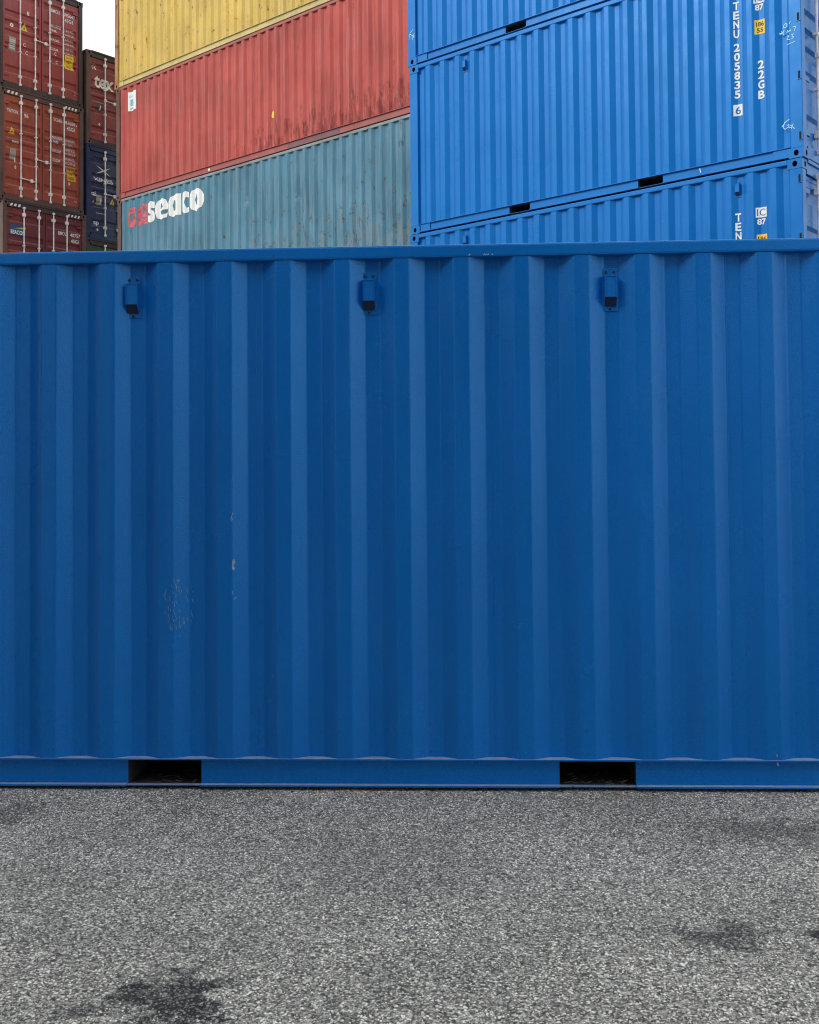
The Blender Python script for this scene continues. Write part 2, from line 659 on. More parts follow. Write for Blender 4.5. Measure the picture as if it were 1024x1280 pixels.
def add_door(root, L, y0, y1, zb, zt, mat, bars, hinge_left, bar_mat, handle_z, handle_dir, detail=True):
    """door leaf facing +x; returns the door object and a writing surface on it"""
    XF = L - 0.035                    # face of the leaf
    w = .05
    # sheet
    v, f = [], []
    zs = [zb + .05] + [z for z in door_breaks(zb, zt)] + [zt - .05]
    for z in zs:
        d = door_prof(z, zb, zt)
        v += [(XF - .006 - d, y0 + w, z), (XF - .006 - d, y1 - w, z)]
    for i in range(len(zs) - 1):
        f.append((2 * i, 2 * i + 1, 2 * i + 3, 2 * i + 2))
    me = bpy.data.meshes.new("door")
    me.from_pydata(v, [], f)
    me.materials.append(mat)
    door = link("door", me, root)
    # door frame tubes
    mb = MB()
    mb.box(XF - .05, XF, y0, y0 + w, zb, zt, bev=.004)
    mb.box(XF - .05, XF, y1 - w, y1, zb, zt, bev=.004)
    mb.box(XF - .05, XF - .001, y0 + w + .0005, y1 - w - .0005, zb, zb + .05)
    mb.box(XF - .05, XF - .001, y0 + w + .0005, y1 - w - .0005, zt - .05, zt)
    build(mb, "door_frame", mat, door)
    mb = MB()
    mb.box(XF - .045, XF - .012, y0 - .010, y0 - .0005, zb - .01, zt + .01)
    mb.box(XF - .045, XF - .012, y1 + .0005, y1 + .010, zb - .01, zt + .01)
    build(mb, "door_gasket", M_RUBBER, door)
    # lock bars with cams, guides and handles
    for i, yb in enumerate(bars):
        mb = MB()
        XB = XF + .042
        mb.tube((XB, yb, zb - .05), (XB, yb, zt + .05), .0175, 10)
        for zz in (zb - .055, zt + .005):
            mb.box(XB - .03, XB + .028, yb - .028, yb + .030, zz, zz + .055, bev=.008)       # cam
        for zz in (zb + .14, zt - .19):
            mb.box(XF - .002, XB + .022, yb - .045, yb + .045, zz, zz + .085, bev=.012)      # bearing bracket
        h = zt - zb
        for q in (.32, .62):
            mb.box(XF - .002, XB + .021, yb - .030, yb + .030, zb + h * q, zb + h * q + .035, bev=.006)
        build(mb, "locking_bar", bar_mat, door)
        if detail and handle_z[i]:
            mb = MB()
            dr = handle_dir[i]
            hz = handle_z[i]
            mb.box(XB - .02, XB + .03, yb - .03, yb + .03, hz - .035, hz + .035, bev=.008)
            mb.tube((XB + .012, yb, hz), (XB + .012, yb + dr * .40, hz - .03), .012, 8)
            mb.box(XB - .035, XB + .03, yb + dr * .30 - .035, yb + dr * .30 + .035, hz - .065, hz + .02, bev=.008)
            build(mb, "door_handle", bar_mat, door)
    # hinges
    for q in (.07, .36, .64, .92):
        zz = zb + (zt - zb) * q
        yy = y0 if hinge_left else y1
        s_ = -1 if hinge_left else 1
        mb = MB()
        mb.box(XF - .004, XF + .012, min(yy - s_ * .16, yy + s_ * .035), max(yy - s_ * .16, yy + s_ * .035), zz - .03, zz + .03, bev=.003)
        mb.tube((XF + .012, yy + s_ * .035, zz - .05), (XF + .012, yy + s_ * .035, zz + .05), .016, 8)
        build(mb, "hinge", mat, door)
    surf = Surf(door, lambda a, b, l: (XF - .006 - door_prof(b, zb, zt) + l, a, b), door_breaks(zb, zt), 1)
    return door, surf


def make_vent(root, mat, x, y, ztop):
    """small louvre vent: foot plate, hood, dark slot, three rivets"""
    mb = MB()
    w = .072
    mb.box(x - w / 2, x + w / 2, y - .005, y, ztop - .205, ztop, bev=.0015)
    v = build(mb, "vent", mat, root)
    mb = MB()
    x0, x1 = x - .027, x + .029
    za, zb_, zc = ztop - .040, ztop - .142, ztop - .182
    yo = y - .040
    pts_l = [(x0, y - .005, za + .004), (x0, yo, za), (x0, yo, zb_), (x0, y - .012, zc)]
    pts_r = [(x1, p[1], p[2]) for p in pts_l]
    mb.quad(pts_l[0], pts_r[0], pts_r[1], pts_l[1])
    mb.quad(pts_l[1], pts_r[1], pts_r[2], pts_l[2])
    mb.quad(pts_l[2], pts_r[2], pts_r[3], pts_l[3], 1)
    bl, br = (x0, y - .004, zc), (x1, y - .004, zc)
    tl, tr = (x0, y - .004, za), (x1, y - .004, za)
    for pts, b_, t_ in ((pts_l, bl, tl), (pts_r, br, tr)):
        k = len(mb.v)
        mb.v += [t_] + pts[1:] + [b_]
        mb.f.append((k, k + 1, k + 2, k + 3, k + 4))
        mb.m.append(0)
    # raised lip round the hood face
    t = .0035
    mb.box(x0, x1, yo - .003, yo + .0005, za - t, za + .001)
    mb.box(x0, x1, yo - .003, yo + .0005, zb_, zb_ + t)
    mb.box(x0, x0 + t, yo - .003, yo + .0005, zb_ + t, za - t)
    mb.box(x1 - t, x1, yo - .003, yo + .0005, zb_ + t, za - t)
    build(mb, "vent_hood", [mat, M_SLOT], v)
    for dx, dz in ((-.018, -.018), (.020, -.018), (0.0, -.196)):
        mb = MB()
        mb.tube((x + dx, y - .005, ztop + dz), (x + dx, y - .010, ztop + dz), .0055, 8)
        build(mb, "rivet", M_DARK, v)
    return v


def make_container(label, mat, loc, yaw, L=6.058, W=2.438, H=2.591, p0=.256, P=.281, D=.042, xa=None, xb=None,
                   group=None, doors=True, bars=(.57, 1.01, 1.43, 1.83), bar_mat=None, frame_mat=None, post_mat=None,
                   pockets=None, vents=(), door_mat=None, warp=0.0, seed=1, nz=1, door_z=0.0, dents=(), simple=False,
                   rail_mat=None, handle_z=None, handle_dir=(1, 1, -1, -1), seams=(), deck=0.14, lug=False, lean=0.0,
                   top_mat=None, header_mat=None, corner_mat=None):
    root = bpy.data.objects.new("shipping_container", None)
    COL.objects.link(root)
    root.empty_display_size = 0.5
    root.location = loc
    root.rotation_euler = (0, lean, -yaw)
    root["label"] = label
    root["category"] = "shipping container"
    if group:
        root["group"] = group
    fm = frame_mat or mat
    rm = rail_mat or fm
    pm = post_mat or fm
    tm = top_mat or rm
    cmat = corner_mat or pm
    bar_mat = bar_mat or M_STEEL
    PW = .155
    TR = .062
    xa = p0 if xa is None else xa
    xb = (L - .17) if xb is None else xb
    prof = side_prof(p0, P, D, xa, xb)
    brk = [b for b in breaks(p0, P, PW, L - PW) if b >= xa - 1e-6 and b <= xb + 1e-6]
    # near long side
    me = panel_mesh("side_panel", PW - .004, L - PW + .004, deck, H - TR, prof, brk, .005, mat, nz=nz, warp=warp, seed=seed, dents=dents)
    link("side_panel", me, root)
    # far long side: the same sheet turned round
    me2 = panel_mesh("side_panel", PW - .004, L - PW + .004, deck, H - TR, prof, brk, 0, mat, flip=True)
    link("side_panel", me2, root, (0, W - .005, 0))
    # rails
    for near in (True, False):
        y0, y1 = (0, .06) if near else (W - .06, W)
        mb = MB()
        mb.box(.178, L - .178, y0, y1, H - TR, H, bev=.010)
        build(mb, "top_rail", tm, root)
        mb = MB()
        sy = 1 if near else -1
        yo = 0 if near else W
        def bx(xa_, xb_, d0, d1, z0, z1, mi=0):
            ya, yb = sorted((yo + sy * d0, yo + sy * d1))
            mb.box(xa_, xb_, ya, yb, z0, z1, mi)
        segs = [(.178, L - .178)]
        if pockets:
            a, b, c, d = pockets
            segs = [(.178, a), (b, c), (d, L - .178)]
        bx(.178, L - .178, 0, .062, deck - .007, deck)                       # top flange
        for a_, b_ in segs:
            bx(a_, b_, .032, .040, .026, deck - .007)                        # web
            bx(a_, b_, .000, .045, .018, .026)                               # bottom flange
        if pockets:
            for a_, b_ in ((pockets[0], pockets[1]), (pockets[2], pockets[3])):
                bx(a_, b_, .012, .045, .018, .022)
        build(mb, "bottom_rail", rm, root)
        if near and not simple:
            for g0, g1 in ((.178, .37), (L - .37, L - .178)):
                mb = MB()
                mb.box(g0, g1, .016, .0315, .0265, deck - .0075)
                build(mb, "gusset_plate", rm, root)
    # posts and castings
    for (cx, sx) in ((0, -1), (L, 1)):
        for (cy, sy) in ((0, -1), (W, 1)):
            x0, x1 = (cx, cx + PW) if sx < 0 else (cx - PW, cx)
            y0, y1 = (cy, cy + .12) if sy < 0 else (cy - .12, cy)
            mb = MB()
            o_ = .004
            mb.box(x0 + (o_ if sx < 0 else 0), x1 - (o_ if sx > 0 else 0), y0 + (o_ if sy < 0 else 0), y1 - (o_ if sy > 0 else 0), .118, H - .118, bev=.008)
            build(mb, "corner_post", pm, root)
    for cx, sx in ((0, -1), (L, 1)):
        for cy, sy in ((0, -1), (W, 1)):
            for cz, sz in ((0, -1), (H, 1)):
                key = ("cast", cmat.name, sx, sy, sz)
                if key not in CACHE:
                    CACHE[key] = casting_mesh(cmat, sx, sy, sz)
                link("corner_casting", CACHE[key], root, (cx, cy, cz))
    # pockets: tunnels across the floor
    if pockets:
        for a, b in ((pockets[0], pockets[1]), (pockets[2], pockets[3])):
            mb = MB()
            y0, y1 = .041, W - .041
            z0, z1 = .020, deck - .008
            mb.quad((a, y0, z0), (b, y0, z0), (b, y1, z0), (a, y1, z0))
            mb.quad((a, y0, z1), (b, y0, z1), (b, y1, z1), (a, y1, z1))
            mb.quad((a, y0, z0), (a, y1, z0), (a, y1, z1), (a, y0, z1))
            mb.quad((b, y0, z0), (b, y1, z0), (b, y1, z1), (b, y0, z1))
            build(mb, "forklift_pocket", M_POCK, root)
    # floor, cross members, roof
    mb = MB()
    mb.box(.16, L - .16, .063, W - .063, deck - .006, deck + .022)
    build(mb, "floor", M_FLOOR, root)
    mb = MB()
    n = int((L - .8) / .3)
    for i in range(n):
        x = .4 + i * (L - .8) / max(1, n - 1)
        if pockets and any(a - .05 < x < b + .05 for a, b in ((pockets[0], pockets[1]), (pockets[2], pockets[3]))):
            continue
        mb.box(x - .02, x + .02, .046, W - .046, .03, deck - .0065)
    build(mb, "cross_members", fm, root)
    mb = MB()
    mb.box(.06, L - .06, .055, W - .055, H - .02, H - .008)
    build(mb, "roof", mat, root)
    # front end wall
    f2 = side_prof(.2, .25, .045, .2, W - .2)
    b2 = breaks(.2, .25, .15, W - .15)
    em = panel_mesh("end_wall", .12, W - .12, .12, H - .1, f2, b2, 0, mat)
    link("end_wall", em, root, (.02, W, 0), (0, 0, -math.pi / 2))
    for e0, e1 in ((H - .10, H - .004), (.02, .14)):
        mb = MB()
        mb.box(.006, .09, .163, W - .163, e0, e1)
        build(mb, "end_beam", fm, root)
    out = {"root": root}
    # writing surfaces
    out["side"] = Surf(root, lambda a, b, l: (a, .005 + prof(a) - l, b), brk, 0)
    out["post"] = Surf(root, lambda a, b, l: (a, .004 - l, b), [], 0)
    out["rail"] = Surf(root, lambda a, b, l: (a, .032 - l, b), [], 0)
    # doors
    zb, zt = .17 , H - .17 - door_z
    hm = header_mat or fm
    mb = MB()
    mb.box(L - .10, L - .010, .163, W - .163, zt + .012, H - .004, bev=.005)
    mb.box(L - .06, L + .010, .163, W - .163, H - .030, H + .012, bev=.004)
    build(mb, "door_header", hm, root)
    mb = MB()
    mb.box(L - .10, L - .010, .163, W - .163, .015, zb - .012, bev=.005)
    build(mb, "door_sill", hm, root)
    dm = door_mat or mat
    mid = W / 2
    if handle_z is None:
        handle_z = (1.3, None, None, 1.3)
    if not doors:
        mb = MB()
        mb.box(L - .05, L - .03, .12, W - .12, .16, H - .12)
        build(mb, "door", dm, root)
    else:
        _, out["dl"] = add_door(root, L, PW - .025, mid - .012, zb, zt, dm, bars[:2], True, bar_mat, handle_z[:2], handle_dir[:2])
        _, out["dr"] = add_door(root, L, mid + .012, W - PW + .025, zb, zt, dm, bars[2:], False, bar_mat, handle_z[2:], handle_dir[2:])
    out["header"] = Surf(root, lambda a, b, l: (L - .010 + l, a, b), [], 1)
    if lug:
        for zz in (.25, .97, 1.66, 2.35):
            mb = MB()
            xr = L - .003
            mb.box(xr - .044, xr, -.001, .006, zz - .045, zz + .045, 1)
            mb.box(xr - .052, xr - .044, -.005, .006, zz - .052, zz + .052, 0)
            mb.box(xr - .044, xr, -.005, .006, zz + .045, zz + .052, 0)
            mb.box(xr - .044, xr, -.005, .006, zz - .052, zz - .045, 0)
            mb.box(xr - .018, xr - .001, -.006, .006, zz - .045, zz + .045, 0)
            build(mb, "hinge_lug", [pm, M_DARK], root)
    for vx in vents:
        make_vent(root, mat, vx, .005 + prof(vx), H - TR - .06)
    for sx_ in seams:
        mb = MB()
        yy = .005 + prof(sx_)
        mb.tube((sx_, yy, deck), (sx_, yy, H - TR), .0022, 6)
        mb.tube((sx_ + .012, yy + .0006, deck), (sx_ + .012, yy + .0006, H - TR), .0012, 6)
        build(mb, "weld_seam", mat, root)
    return out


CACHE = {}

# ------------------------------------------------------------------ placing of the stacks
F_YAW, F_ORG = 0.0457, (-0.1479, 5.2297)
YAW = 0.7127
dX = Vector((math.cos(YAW), -math.sin(YAW), 0))       # along the stacks, to the right and nearer
dY = Vector((math.sin(YAW), math.cos(YAW), 0))        # across the stacks, to the right and away
B_ORG = Vector((0.0455, 16.6123, 0))
R_ORG = Vector((-7.545, 28.04, 0))
L_COR = Vector((-8.7866, 29.4703, 0))
H86, H96, TW = 2.591, 2.896, 0.009

# ------------------------------------------------------------------ ground
GZ = -0.005


def ground_mat():
    m, t, b = new_mat("asphalt")
    ge = N(t, "ShaderNodeNewGeometry")
    pos = ge.outputs["Position"]
    v1 = N(t, "ShaderNodeTexVoronoi")
    v1.inputs["Scale"].default_value = 125
    t.links.new(pos, v1.inputs["Vector"])
    sepc = N(t, "ShaderNodeSeparateColor")
    t.links.new(v1.outputs["Color"], sepc.inputs[0])
    tone = ramp(t, sepc.outputs[0], [(0.0, 0.07), (0.35, 0.21), (0.62, 0.36), (0.85, 0.65), (1.0, 0.95)])
    big = noise(t, pos, 1.3, 6, 0.6)
    tone = mixc(t, 1.0, tone, ramp(t, big, [(0.25, 0.72), (0.75, 1.2)]), 'MULTIPLY')
    edge = ramp(t, v1.outputs["Distance"], [(0.35, 1.0), (0.75, 0.35)])
    tone = mixc(t, 1.0, tone, edge, 'MULTIPLY')
    col = mixc(t, 1.0, tone, (1.0, 0.96, 0.87), 'MULTIPLY')
    col = mixc(t, stains(t, pos), col, (0.02, 0.02, 0.021))
    t.links.new(col, b.inputs["Base Color"])
    b.inputs["Roughness"].default_value = 0.85
    bp = N(t, "ShaderNodeBump")
    bp.inputs["Strength"].default_value = 0.9
    bp.inputs["Distance"].default_value = 0.006
    t.links.new(math_(t, 'SUBTRACT', 1.0, v1.outputs["Distance"]), bp.inputs["Height"])
    t.links.new(bp.outputs[0], b.inputs["Normal"])
    return m


STAINS = [(-.70, 3.22, .16, .14, 1.0), (-.64, 3.10, .15, .13, 1.0), (.99, 3.56, .17, .11, .8), (1.30, 3.55, .05, .07, 1.0), (-1.85, 4.9, .2, .25, .5),
          (1.5, 4.6, .33, .2, .5), (-.93, 3.1, .10, .04, .7), (-.2, 4.1, .5, .12, .1)]


def stains(t, pos):
    """oil spots with ragged edges"""
    nd = noise(t, pos, 9, 7, 0.7)
    acc = None
    for (x, y, rx, ry, a) in STAINS:
        mp = N(t, "ShaderNodeMapping", vector_type='TEXTURE')
        mp.inputs["Location"].default_value = (x, y, GZ)
        mp.inputs["Scale"].default_value = (rx, ry, 1)
        t.links.new(pos, mp.inputs["Vector"])
        ln = N(t, "ShaderNodeVectorMath", operation='LENGTH')
        t.links.new(mp.outputs[0], ln.inputs[0])
        q = math_(t, 'ADD', ln.outputs["Value"], math_(t, 'MULTIPLY', math_(t, 'SUBTRACT', nd, 0.5), 4.2))
        k = math_(t, 'MULTIPLY', ramp(t, q, [(0.55, 1.0), (1.5, 0.0)]), a)
        acc = k if acc is None else math_(t, 'MAXIMUM', acc, k)
    return acc


mb = MB()
R_ = 1500
mb.quad((-R_, -R_, GZ), (R_, -R_, GZ), (R_, R_, GZ), (-R_, R_, GZ))
g = build(mb, "ground", ground_mat())
g["kind"] = "structure"
g["label"] = "grey asphalt yard with pale chips and dark oil spots"


def chip_mat():
    m, t, b = new_mat("aggregate_chip")
    at = N(t, "ShaderNodeAttribute", attribute_name="tone")
    pos = N(t, "ShaderNodeNewGeometry").outputs["Position"]
    c = ramp(t, at.outputs["Fac"], [(0.0, (0.16, 0.153, 0.139, 1)), (0.4, (0.42, 0.403, 0.365, 1)), (0.72, (0.62, 0.594, 0.54, 1)), (0.84, (0.95, 0.92, 0.84, 1))])
    big = noise(t, pos, 1.3, 6, 0.6)
    c = mixc(t, 1.0, c, ramp(t, big, [(0.25, 0.72), (0.75, 1.2)]), 'MULTIPLY')
    c = mixc(t, math_(t, 'MULTIPLY', stains(t, pos), .68), c, (0.025, 0.025, 0.025))
    t.links.new(c, b.inputs["Base Color"])
    b.inputs["Roughness"].default_value = 0.75
    return m


def chips():
    rng = np.random.default_rng(5)
    n = 150000
    y = 2.55 + (5.6 - 2.55) * rng.random(n) ** 0.92
    x = (rng.random(n) - .5) * 2 * (0.42 * y + .12)
    r = 0.0024 + 0.0042 * rng.random(n) ** 1.9
    tone = rng.random(n)
    oc = np.array([(1, 0, 0), (0, 1, 0), (-1, 0, 0), (0, -1, 0), (.1, .1, 1)], float)
    ang = rng.random(n) * 6.283
    sx = r * (0.75 + .7 * rng.random(n))
    sy = r * (0.75 + .5 * rng.random(n))
    jit = 1 + .35 * (rng.random((n, 5, 3)) - .5)
    p = oc[None] * jit
    px, py, pz = p[..., 0] * sx[:, None], p[..., 1] * sy[:, None], p[..., 2] * (r * .55)[:, None]
    c, s = np.cos(ang)[:, None], np.sin(ang)[:, None]
    V = np.stack([px * c - py * s + x[:, None], px * s + py * c + y[:, None], pz + GZ - .0006 * (oc[:, 2] < .5)[None]], -1).reshape(-1, 3)
    base = np.arange(n)[:, None, None] * 5
    tri = np.array([(0, 1, 4), (1, 2, 4), (2, 3, 4), (3, 0, 4)])[None] + base
    me = bpy.data.meshes.new("asphalt_chips")
    me.vertices.add(len(V))
    me.vertices.foreach_set("co", V.ravel())
    T = tri.reshape(-1)
    me.loops.add(len(T))
    me.loops.foreach_set("vertex_index", T.astype(np.int32))
    me.polygons.add(len(T) // 3)
    me.polygons.foreach_set("loop_start", np.arange(0, len(T), 3, dtype=np.int32))
    me.update(calc_edges=True)
    a = me.attributes.new("tone", 'FLOAT', 'POINT')
    a.data.foreach_set("value", np.repeat(tone, 5).astype(np.float32))
    me.materials.append(chip_mat())
    o = link("asphalt_chips", me)
    o["kind"] = "stuff"
    o["label"] = "pale stone chips showing in the worn asphalt"
    o["category"] = "stone chips"


chips()

# ------------------------------------------------------------------ paints
BLUE = (0.0002, 0.168, 0.60)
P_FRONT = paint("front_blue_paint", BLUE, 0.2, fade=.08, wave=.25, peel=.7, seed=1, spec=1.0, grain=.5, pits=.8, streak=.06, tint=(.24, .62, 1.0))
P_BLUE = paint("stack_blue_paint", (0.004, 0.148, 0.48), 0.3, fade=.06, wave=.25, peel=.1, seed=2, spec=.5, tint=(.25, .56, 1.0))
P_BLUEB = paint("stack_blue_paint_lower", (0.004, 0.137, 0.45), 0.3, fade=.06, wave=.25, peel=.1, seed=5, spec=.5, tint=(.25, .56, 1.0))
P_TEAL = paint("weathered_teal_paint", (0.078, 0.205, 0.285), 0.6, fade=.2, streak=.9, rust=.6, spec=.2, seed=3, patch=(0.19, 0.20, 0.18))
P_TEALR = paint("weathered_grey_rail", (0.22, 0.27, 0.27), 0.6, fade=.2, grime=.5, rust=.4, seed=4)
P_RED = paint("faded_red_paint", (0.43, 0.080, 0.066), 0.6, fade=.2, streak=.65, rust=.45, seed=6, spec=.2, low=.6, low_x=(2.0, 6.0))
P_REDR = paint("faded_red_rail", (0.33, 0.075, 0.068), 0.55, fade=.15, grime=.3, seed=7)
P_YEL = paint("faded_yellow_paint", (0.57, 0.385, 0.065), 0.6, fade=.18, streak=.75, rust=.72, seed=8, rust_rgb=(.07, .035, .02), pits=.45)
P_YELR = paint("pale_yellow_rail", (0.56, 0.44, 0.17), 0.55, fade=.15, grime=.25, seed=9)
P_BROWN = paint("rusty_brown_post", (0.12, 0.06, 0.045), 0.7, fade=.3, streak=.6, rust=.9, grime=.4, seed=10)
P_YPOST = paint("rusty_yellow_post", (0.34, 0.17, 0.05), 0.7, fade=.3, streak=.6, rust=.9, seed=11)
P_MAR = paint("maroon_door_paint", (0.30, 0.042, 0.040), 0.45, fade=.2, streak=.5, grime=.25, seed=12, dusty=.35)
P_ORA = paint("rust_red_door_paint", (0.33, 0.062, 0.030), 0.5, fade=.2, streak=.5, grime=.3, seed=13, dusty=.35)
P_DMAR = paint("dark_maroon_door_paint", (0.17, 0.026, 0.027), 0.5, fade=.25, streak=.4, grime=.4, seed=14, dusty=.35)
P_TEX = paint("brown_red_door_paint", (0.25, 0.036, 0.032), 0.5, fade=.25, streak=.4, grime=.35, seed=15, dusty=.35)
P_NAVY = paint("navy_door_paint", (0.006, 0.026, 0.085), 0.4, fade=.2, streak=.3, seed=16, dusty=.35)
P_GREEN = paint("dark_green_door_paint", (0.03, 0.075, 0.055), 0.5, fade=.2, grime=.4, seed=17, dusty=.35)
P_FRAMED = paint("dirty_dark_frame", (0.045, 0.030, 0.028), 0.7, fade=.3, streak=.5, grime=.6, rust=.6, seed=18)
P_FRAMEB = paint("dirty_brown_frame", (0.10, 0.055, 0.042), 0.7, fade=.3, streak=.5, grime=.5, rust=.6, seed=19)

# ------------------------------------------------------------------ the near container
off = Matrix.Rotation(-F_YAW, 4, 'Z') @ Vector((-3.029, 0, 0))
pk = (1.8265, 2.1815, 3.8765, 4.2315)
F = make_container("large dark blue container side standing on the asphalt, filling the foreground",
                   P_FRONT, (F_ORG[0] + off.x, F_ORG[1] + off.y, GZ), F_YAW, H=2.600, p0=3.029 - .2786 - .2873 * 8, P=.2873, D=.044,
                   pockets=(1.805, 2.162, 3.873, 4.2315), vents=(1.828, 2.985, 4.143), seams=(1.262, 2.433, 3.573, 4.691), nz=1, deck=.150)

# dry grass and grit blown into the fork pockets and along the foot of the container
def litter():
    rg = random.Random(12)
    pk = (1.805, 2.162, 3.873, 4.2315)
    mb_ = MB()
    Rf = Matrix.Translation((F_ORG[0] + off.x, F_ORG[1] + off.y, GZ)) @ Matrix.Rotation(-F_YAW, 4, 'Z')
    for a, b, cnt in ((pk[0], pk[1], 24), (pk[2], pk[3], 24), (.8, 5.3, 90)):
        for _ in range(cnt):
            inside = cnt == 24
            u = rg.uniform(a + .01, b - .01)
            y = rg.uniform(.0, .25) if inside else rg.uniform(-.03, .03)
            z = .024 if inside else .002
            ln = rg.uniform(.01, .05) if inside else rg.uniform(.004, .016)
            t = rg.uniform(-.7, .7)
            p0_, p1_ = Vector((u, y, z + rg.uniform(0, .012 if inside else .002))), Vector((u + ln * math.cos(t), y + ln * math.sin(t), z + rg.uniform(0, .016 if inside else .004)))
            mb_.tube(Rf @ p0_, Rf @ p1_, rg.uniform(.001, .003), 4)
    o = build(mb_, "dry_litter", plain("dry_litter", (.08, .07, .055), .9, 0, .5, 40))
    o["kind"] = "stuff"
    o["label"] = "dry grass and grit caught along the foot of the near container"


litter()

# small paint chips and scuffs on the near side
def scuff(surf, pts, name, mat, w):
    surf.lines(pts, w, name, mat, .0016)

M_SCUFF = plain("bare_primer_scuff", (0.30, 0.42, 0.55), 0.7, 0, .3, 50)
M_SCUFFB = plain("faint_rub_mark", (0.13, 0.32, 0.55), 0.6, 0, .3, 50)
rs = random.Random(4)
sf = F["side"]
for (u, z, n, r, w) in ((-.71, 1.30, 5, .012, .004), (-.706, 1.07, 7, .014, .006), (-.70, .92, 2, .02, .003), (1.865 - .01, .15, 3, .015, .005)):
    st = []
    for _ in range(n):
        a = (3.029 + u + rs.uniform(-.3, .3) * r, z + rs.uniform(-1, 1) * r * 2)
        st.append([a, (a[0] + rs.uniform(-.4, .4) * r, a[1] + rs.uniform(.3, 1.2) * r)])
    scuff(sf, st, "paint_chip", M_SCUFF, w)
st = []
for _ in range(46):
    a = (3.029 - .975 + rs.gauss(0, .03), .89 + rs.uniform(-.12, .12))
    st.append([a, (a[0] + rs.uniform(-.004, .008), a[1] - rs.uniform(.01, .035))])
scuff(sf, st, "rub_mark", M_SCUFFB, .0022)
st = [[(3.029 + .44 + .01 * i, 2.545), (3.029 + .446 + .01 * i, 2.55)] for i in (0, 7, 8, 9, 11)]
F["post"].lines(st, .004, "paint_chip", M_SCUFF, .006)

# ------------------------------------------------------------------ the blue stack on the right
gB = "blue containers stacked at the right"
pB = dict(p0=.256, P=.2812, D=.040, pockets=pk, lug=True, frame_mat=None)
zB = [GZ + i * (H86 + TW) for i in range(4)]


def blue(i, label, mat, vents, dx=0.0, doors=True):
    o = B_ORG + dX * dx
    return make_container(label, mat, (o.x, o.y, zB[i]), YAW, group=gB, vents=vents, doors=doors,
                          bars=(.47, .93, 1.5, 1.96), handle_z=(1.32, 1.32, 1.32, 1.32), **pB)


B0 = blue(0, "blue container at the foot of the right hand stack, hidden behind the near container", P_BLUEB, (), doors=False)
B1 = blue(1, "blue container in the right hand stack just above the near container's top rail", P_BLUEB, (1.05, 5.25), -.02)
B2 = blue(2, "middle blue container of the right hand stack, with 22GB and a boxed 6", P_BLUE, (1.05,), 0)
B3 = blue(3, "topmost blue container of the right hand stack, cut off by the top edge", P_BLUE, (1.05,), -.03)


def box_sticker(s, u, z, w, h, l1, l2, base=M_YEL, inkm=M_YELD, name="sticker"):
    s.rect(u, z, w, h, name, base, .003)
    if l1:
        s.text(l1, u + w * .12, z + h * .54, w * .76, h * .32, inkm, .02, .0045)
    if l2:
        s.text(l2, u + w * .2, z + h * .12, w * .6, h * .30, inkm, .02, .0045)


for c in (B1, B2, B3):
    s = c["side"]
    zt = 2.07
    s.column("TENU 205835", 5.215, zt, .068, .100, .1155, M_WHITE, .03)
    zk = zt - 4 * .1155 - .45 * .1155 - 6 * .1155 - .075
    s.rect(5.200, zk - .125, .105, .140, "check_digit_box", M_WHITE, .003)
    s.text("6", 5.222, zk - .105, .062, .098, P_BLUE, .01, .0045)
    # union mark and figures, yellow sticker, size code
    s.rect(5.478, 1.975, .125, .12, "approval_mark", M_WHITE, .003)
    s.text("IC", 5.492, 1.993, .096, .085, P_BLUE, .0, .0045)
    s.text("87", 5.492, 1.885, .10, .075, M_WHITE, .03)
    box_sticker(s, 5.484, 1.595, .120, .175, "186", "55")
    s.column("22GB", 5.510, 1.275, .075, .103, .122, M_WHITE, .03)

# chalk scribbles on the posts of the blue stack
def seg(pts):
    return [(a, b) for a, b in pts]


p = B2["post"]
q = 5.895
p.lines([seg([(q - .02, 1.62), (q - .05, 1.60), (q - .045, 1.57), (q - .01, 1.575), (q - .005, 1.605), (q - .02, 1.62)]),
         seg([(q + .02, 1.60), (q + .035, 1.625)])], .0075, "chalk_mark", M_CHALK)
p.lines([seg([(q - .085, 1.50), (q - .04, 1.54)]), seg([(q - .075, 1.535), (q - .045, 1.49)]), seg([(q - .1, 1.515), (q - .05, 1.515)]),
         seg([(q - .01, 1.50), (q + .0, 1.53), (q + .015, 1.505), (q + .03, 1.53), (q + .04, 1.51)]),
         seg([(q + .065, 1.55), (q + .1, 1.555), (q + .08, 1.50)])], .0075, "chalk_mark", M_CHALK)
p.lines([seg([(q - .01, 1.46), (q + .015, 1.465), (q - .01, 1.42), (q + .025, 1.415)]),
         seg([(q + .045, 1.47), (q + .07, 1.465), (q + .05, 1.445), (q + .075, 1.43), (q + .045, 1.415)])], .0075, "chalk_mark", M_CHALK)
p.lines([seg([(q - .01, 1.36), (q + .085, 1.375)])], .0075, "chalk_mark", M_CHALK)
p.lines([seg([(q - .09, .40), (q - .04, .45), (q + .0, .47)]), seg([(q - .055, .45), (q - .075, .385), (q - .05, .36), (q - .02, .38)]),
         seg([(q - .03, .40), (q - .005, .41), (q - .01, .375), (q + .02, .37)]), seg([(q + .01, .40), (q + .06, .345)]),
         seg([(q + .045, .405), (q + .02, .35)])], .0075, "chalk_mark", M_CHALK)
p3 = B3["post"]
p3.lines([seg([(.05, .42), (.045, .50), (.075, .53), (.11, .555)]), seg([(.05, .50), (.135, .44)]), seg([(.09, .42), (.14, .50)]),
          seg([(.10, .40), (.135, .46)])], .0075, "chalk_mark", M_CHALK)
B1r = B2["rail"]
B1r.lines([seg([(4.74, .115), (4.752, .06)])], .012, "paint_chip", M_WHITE)

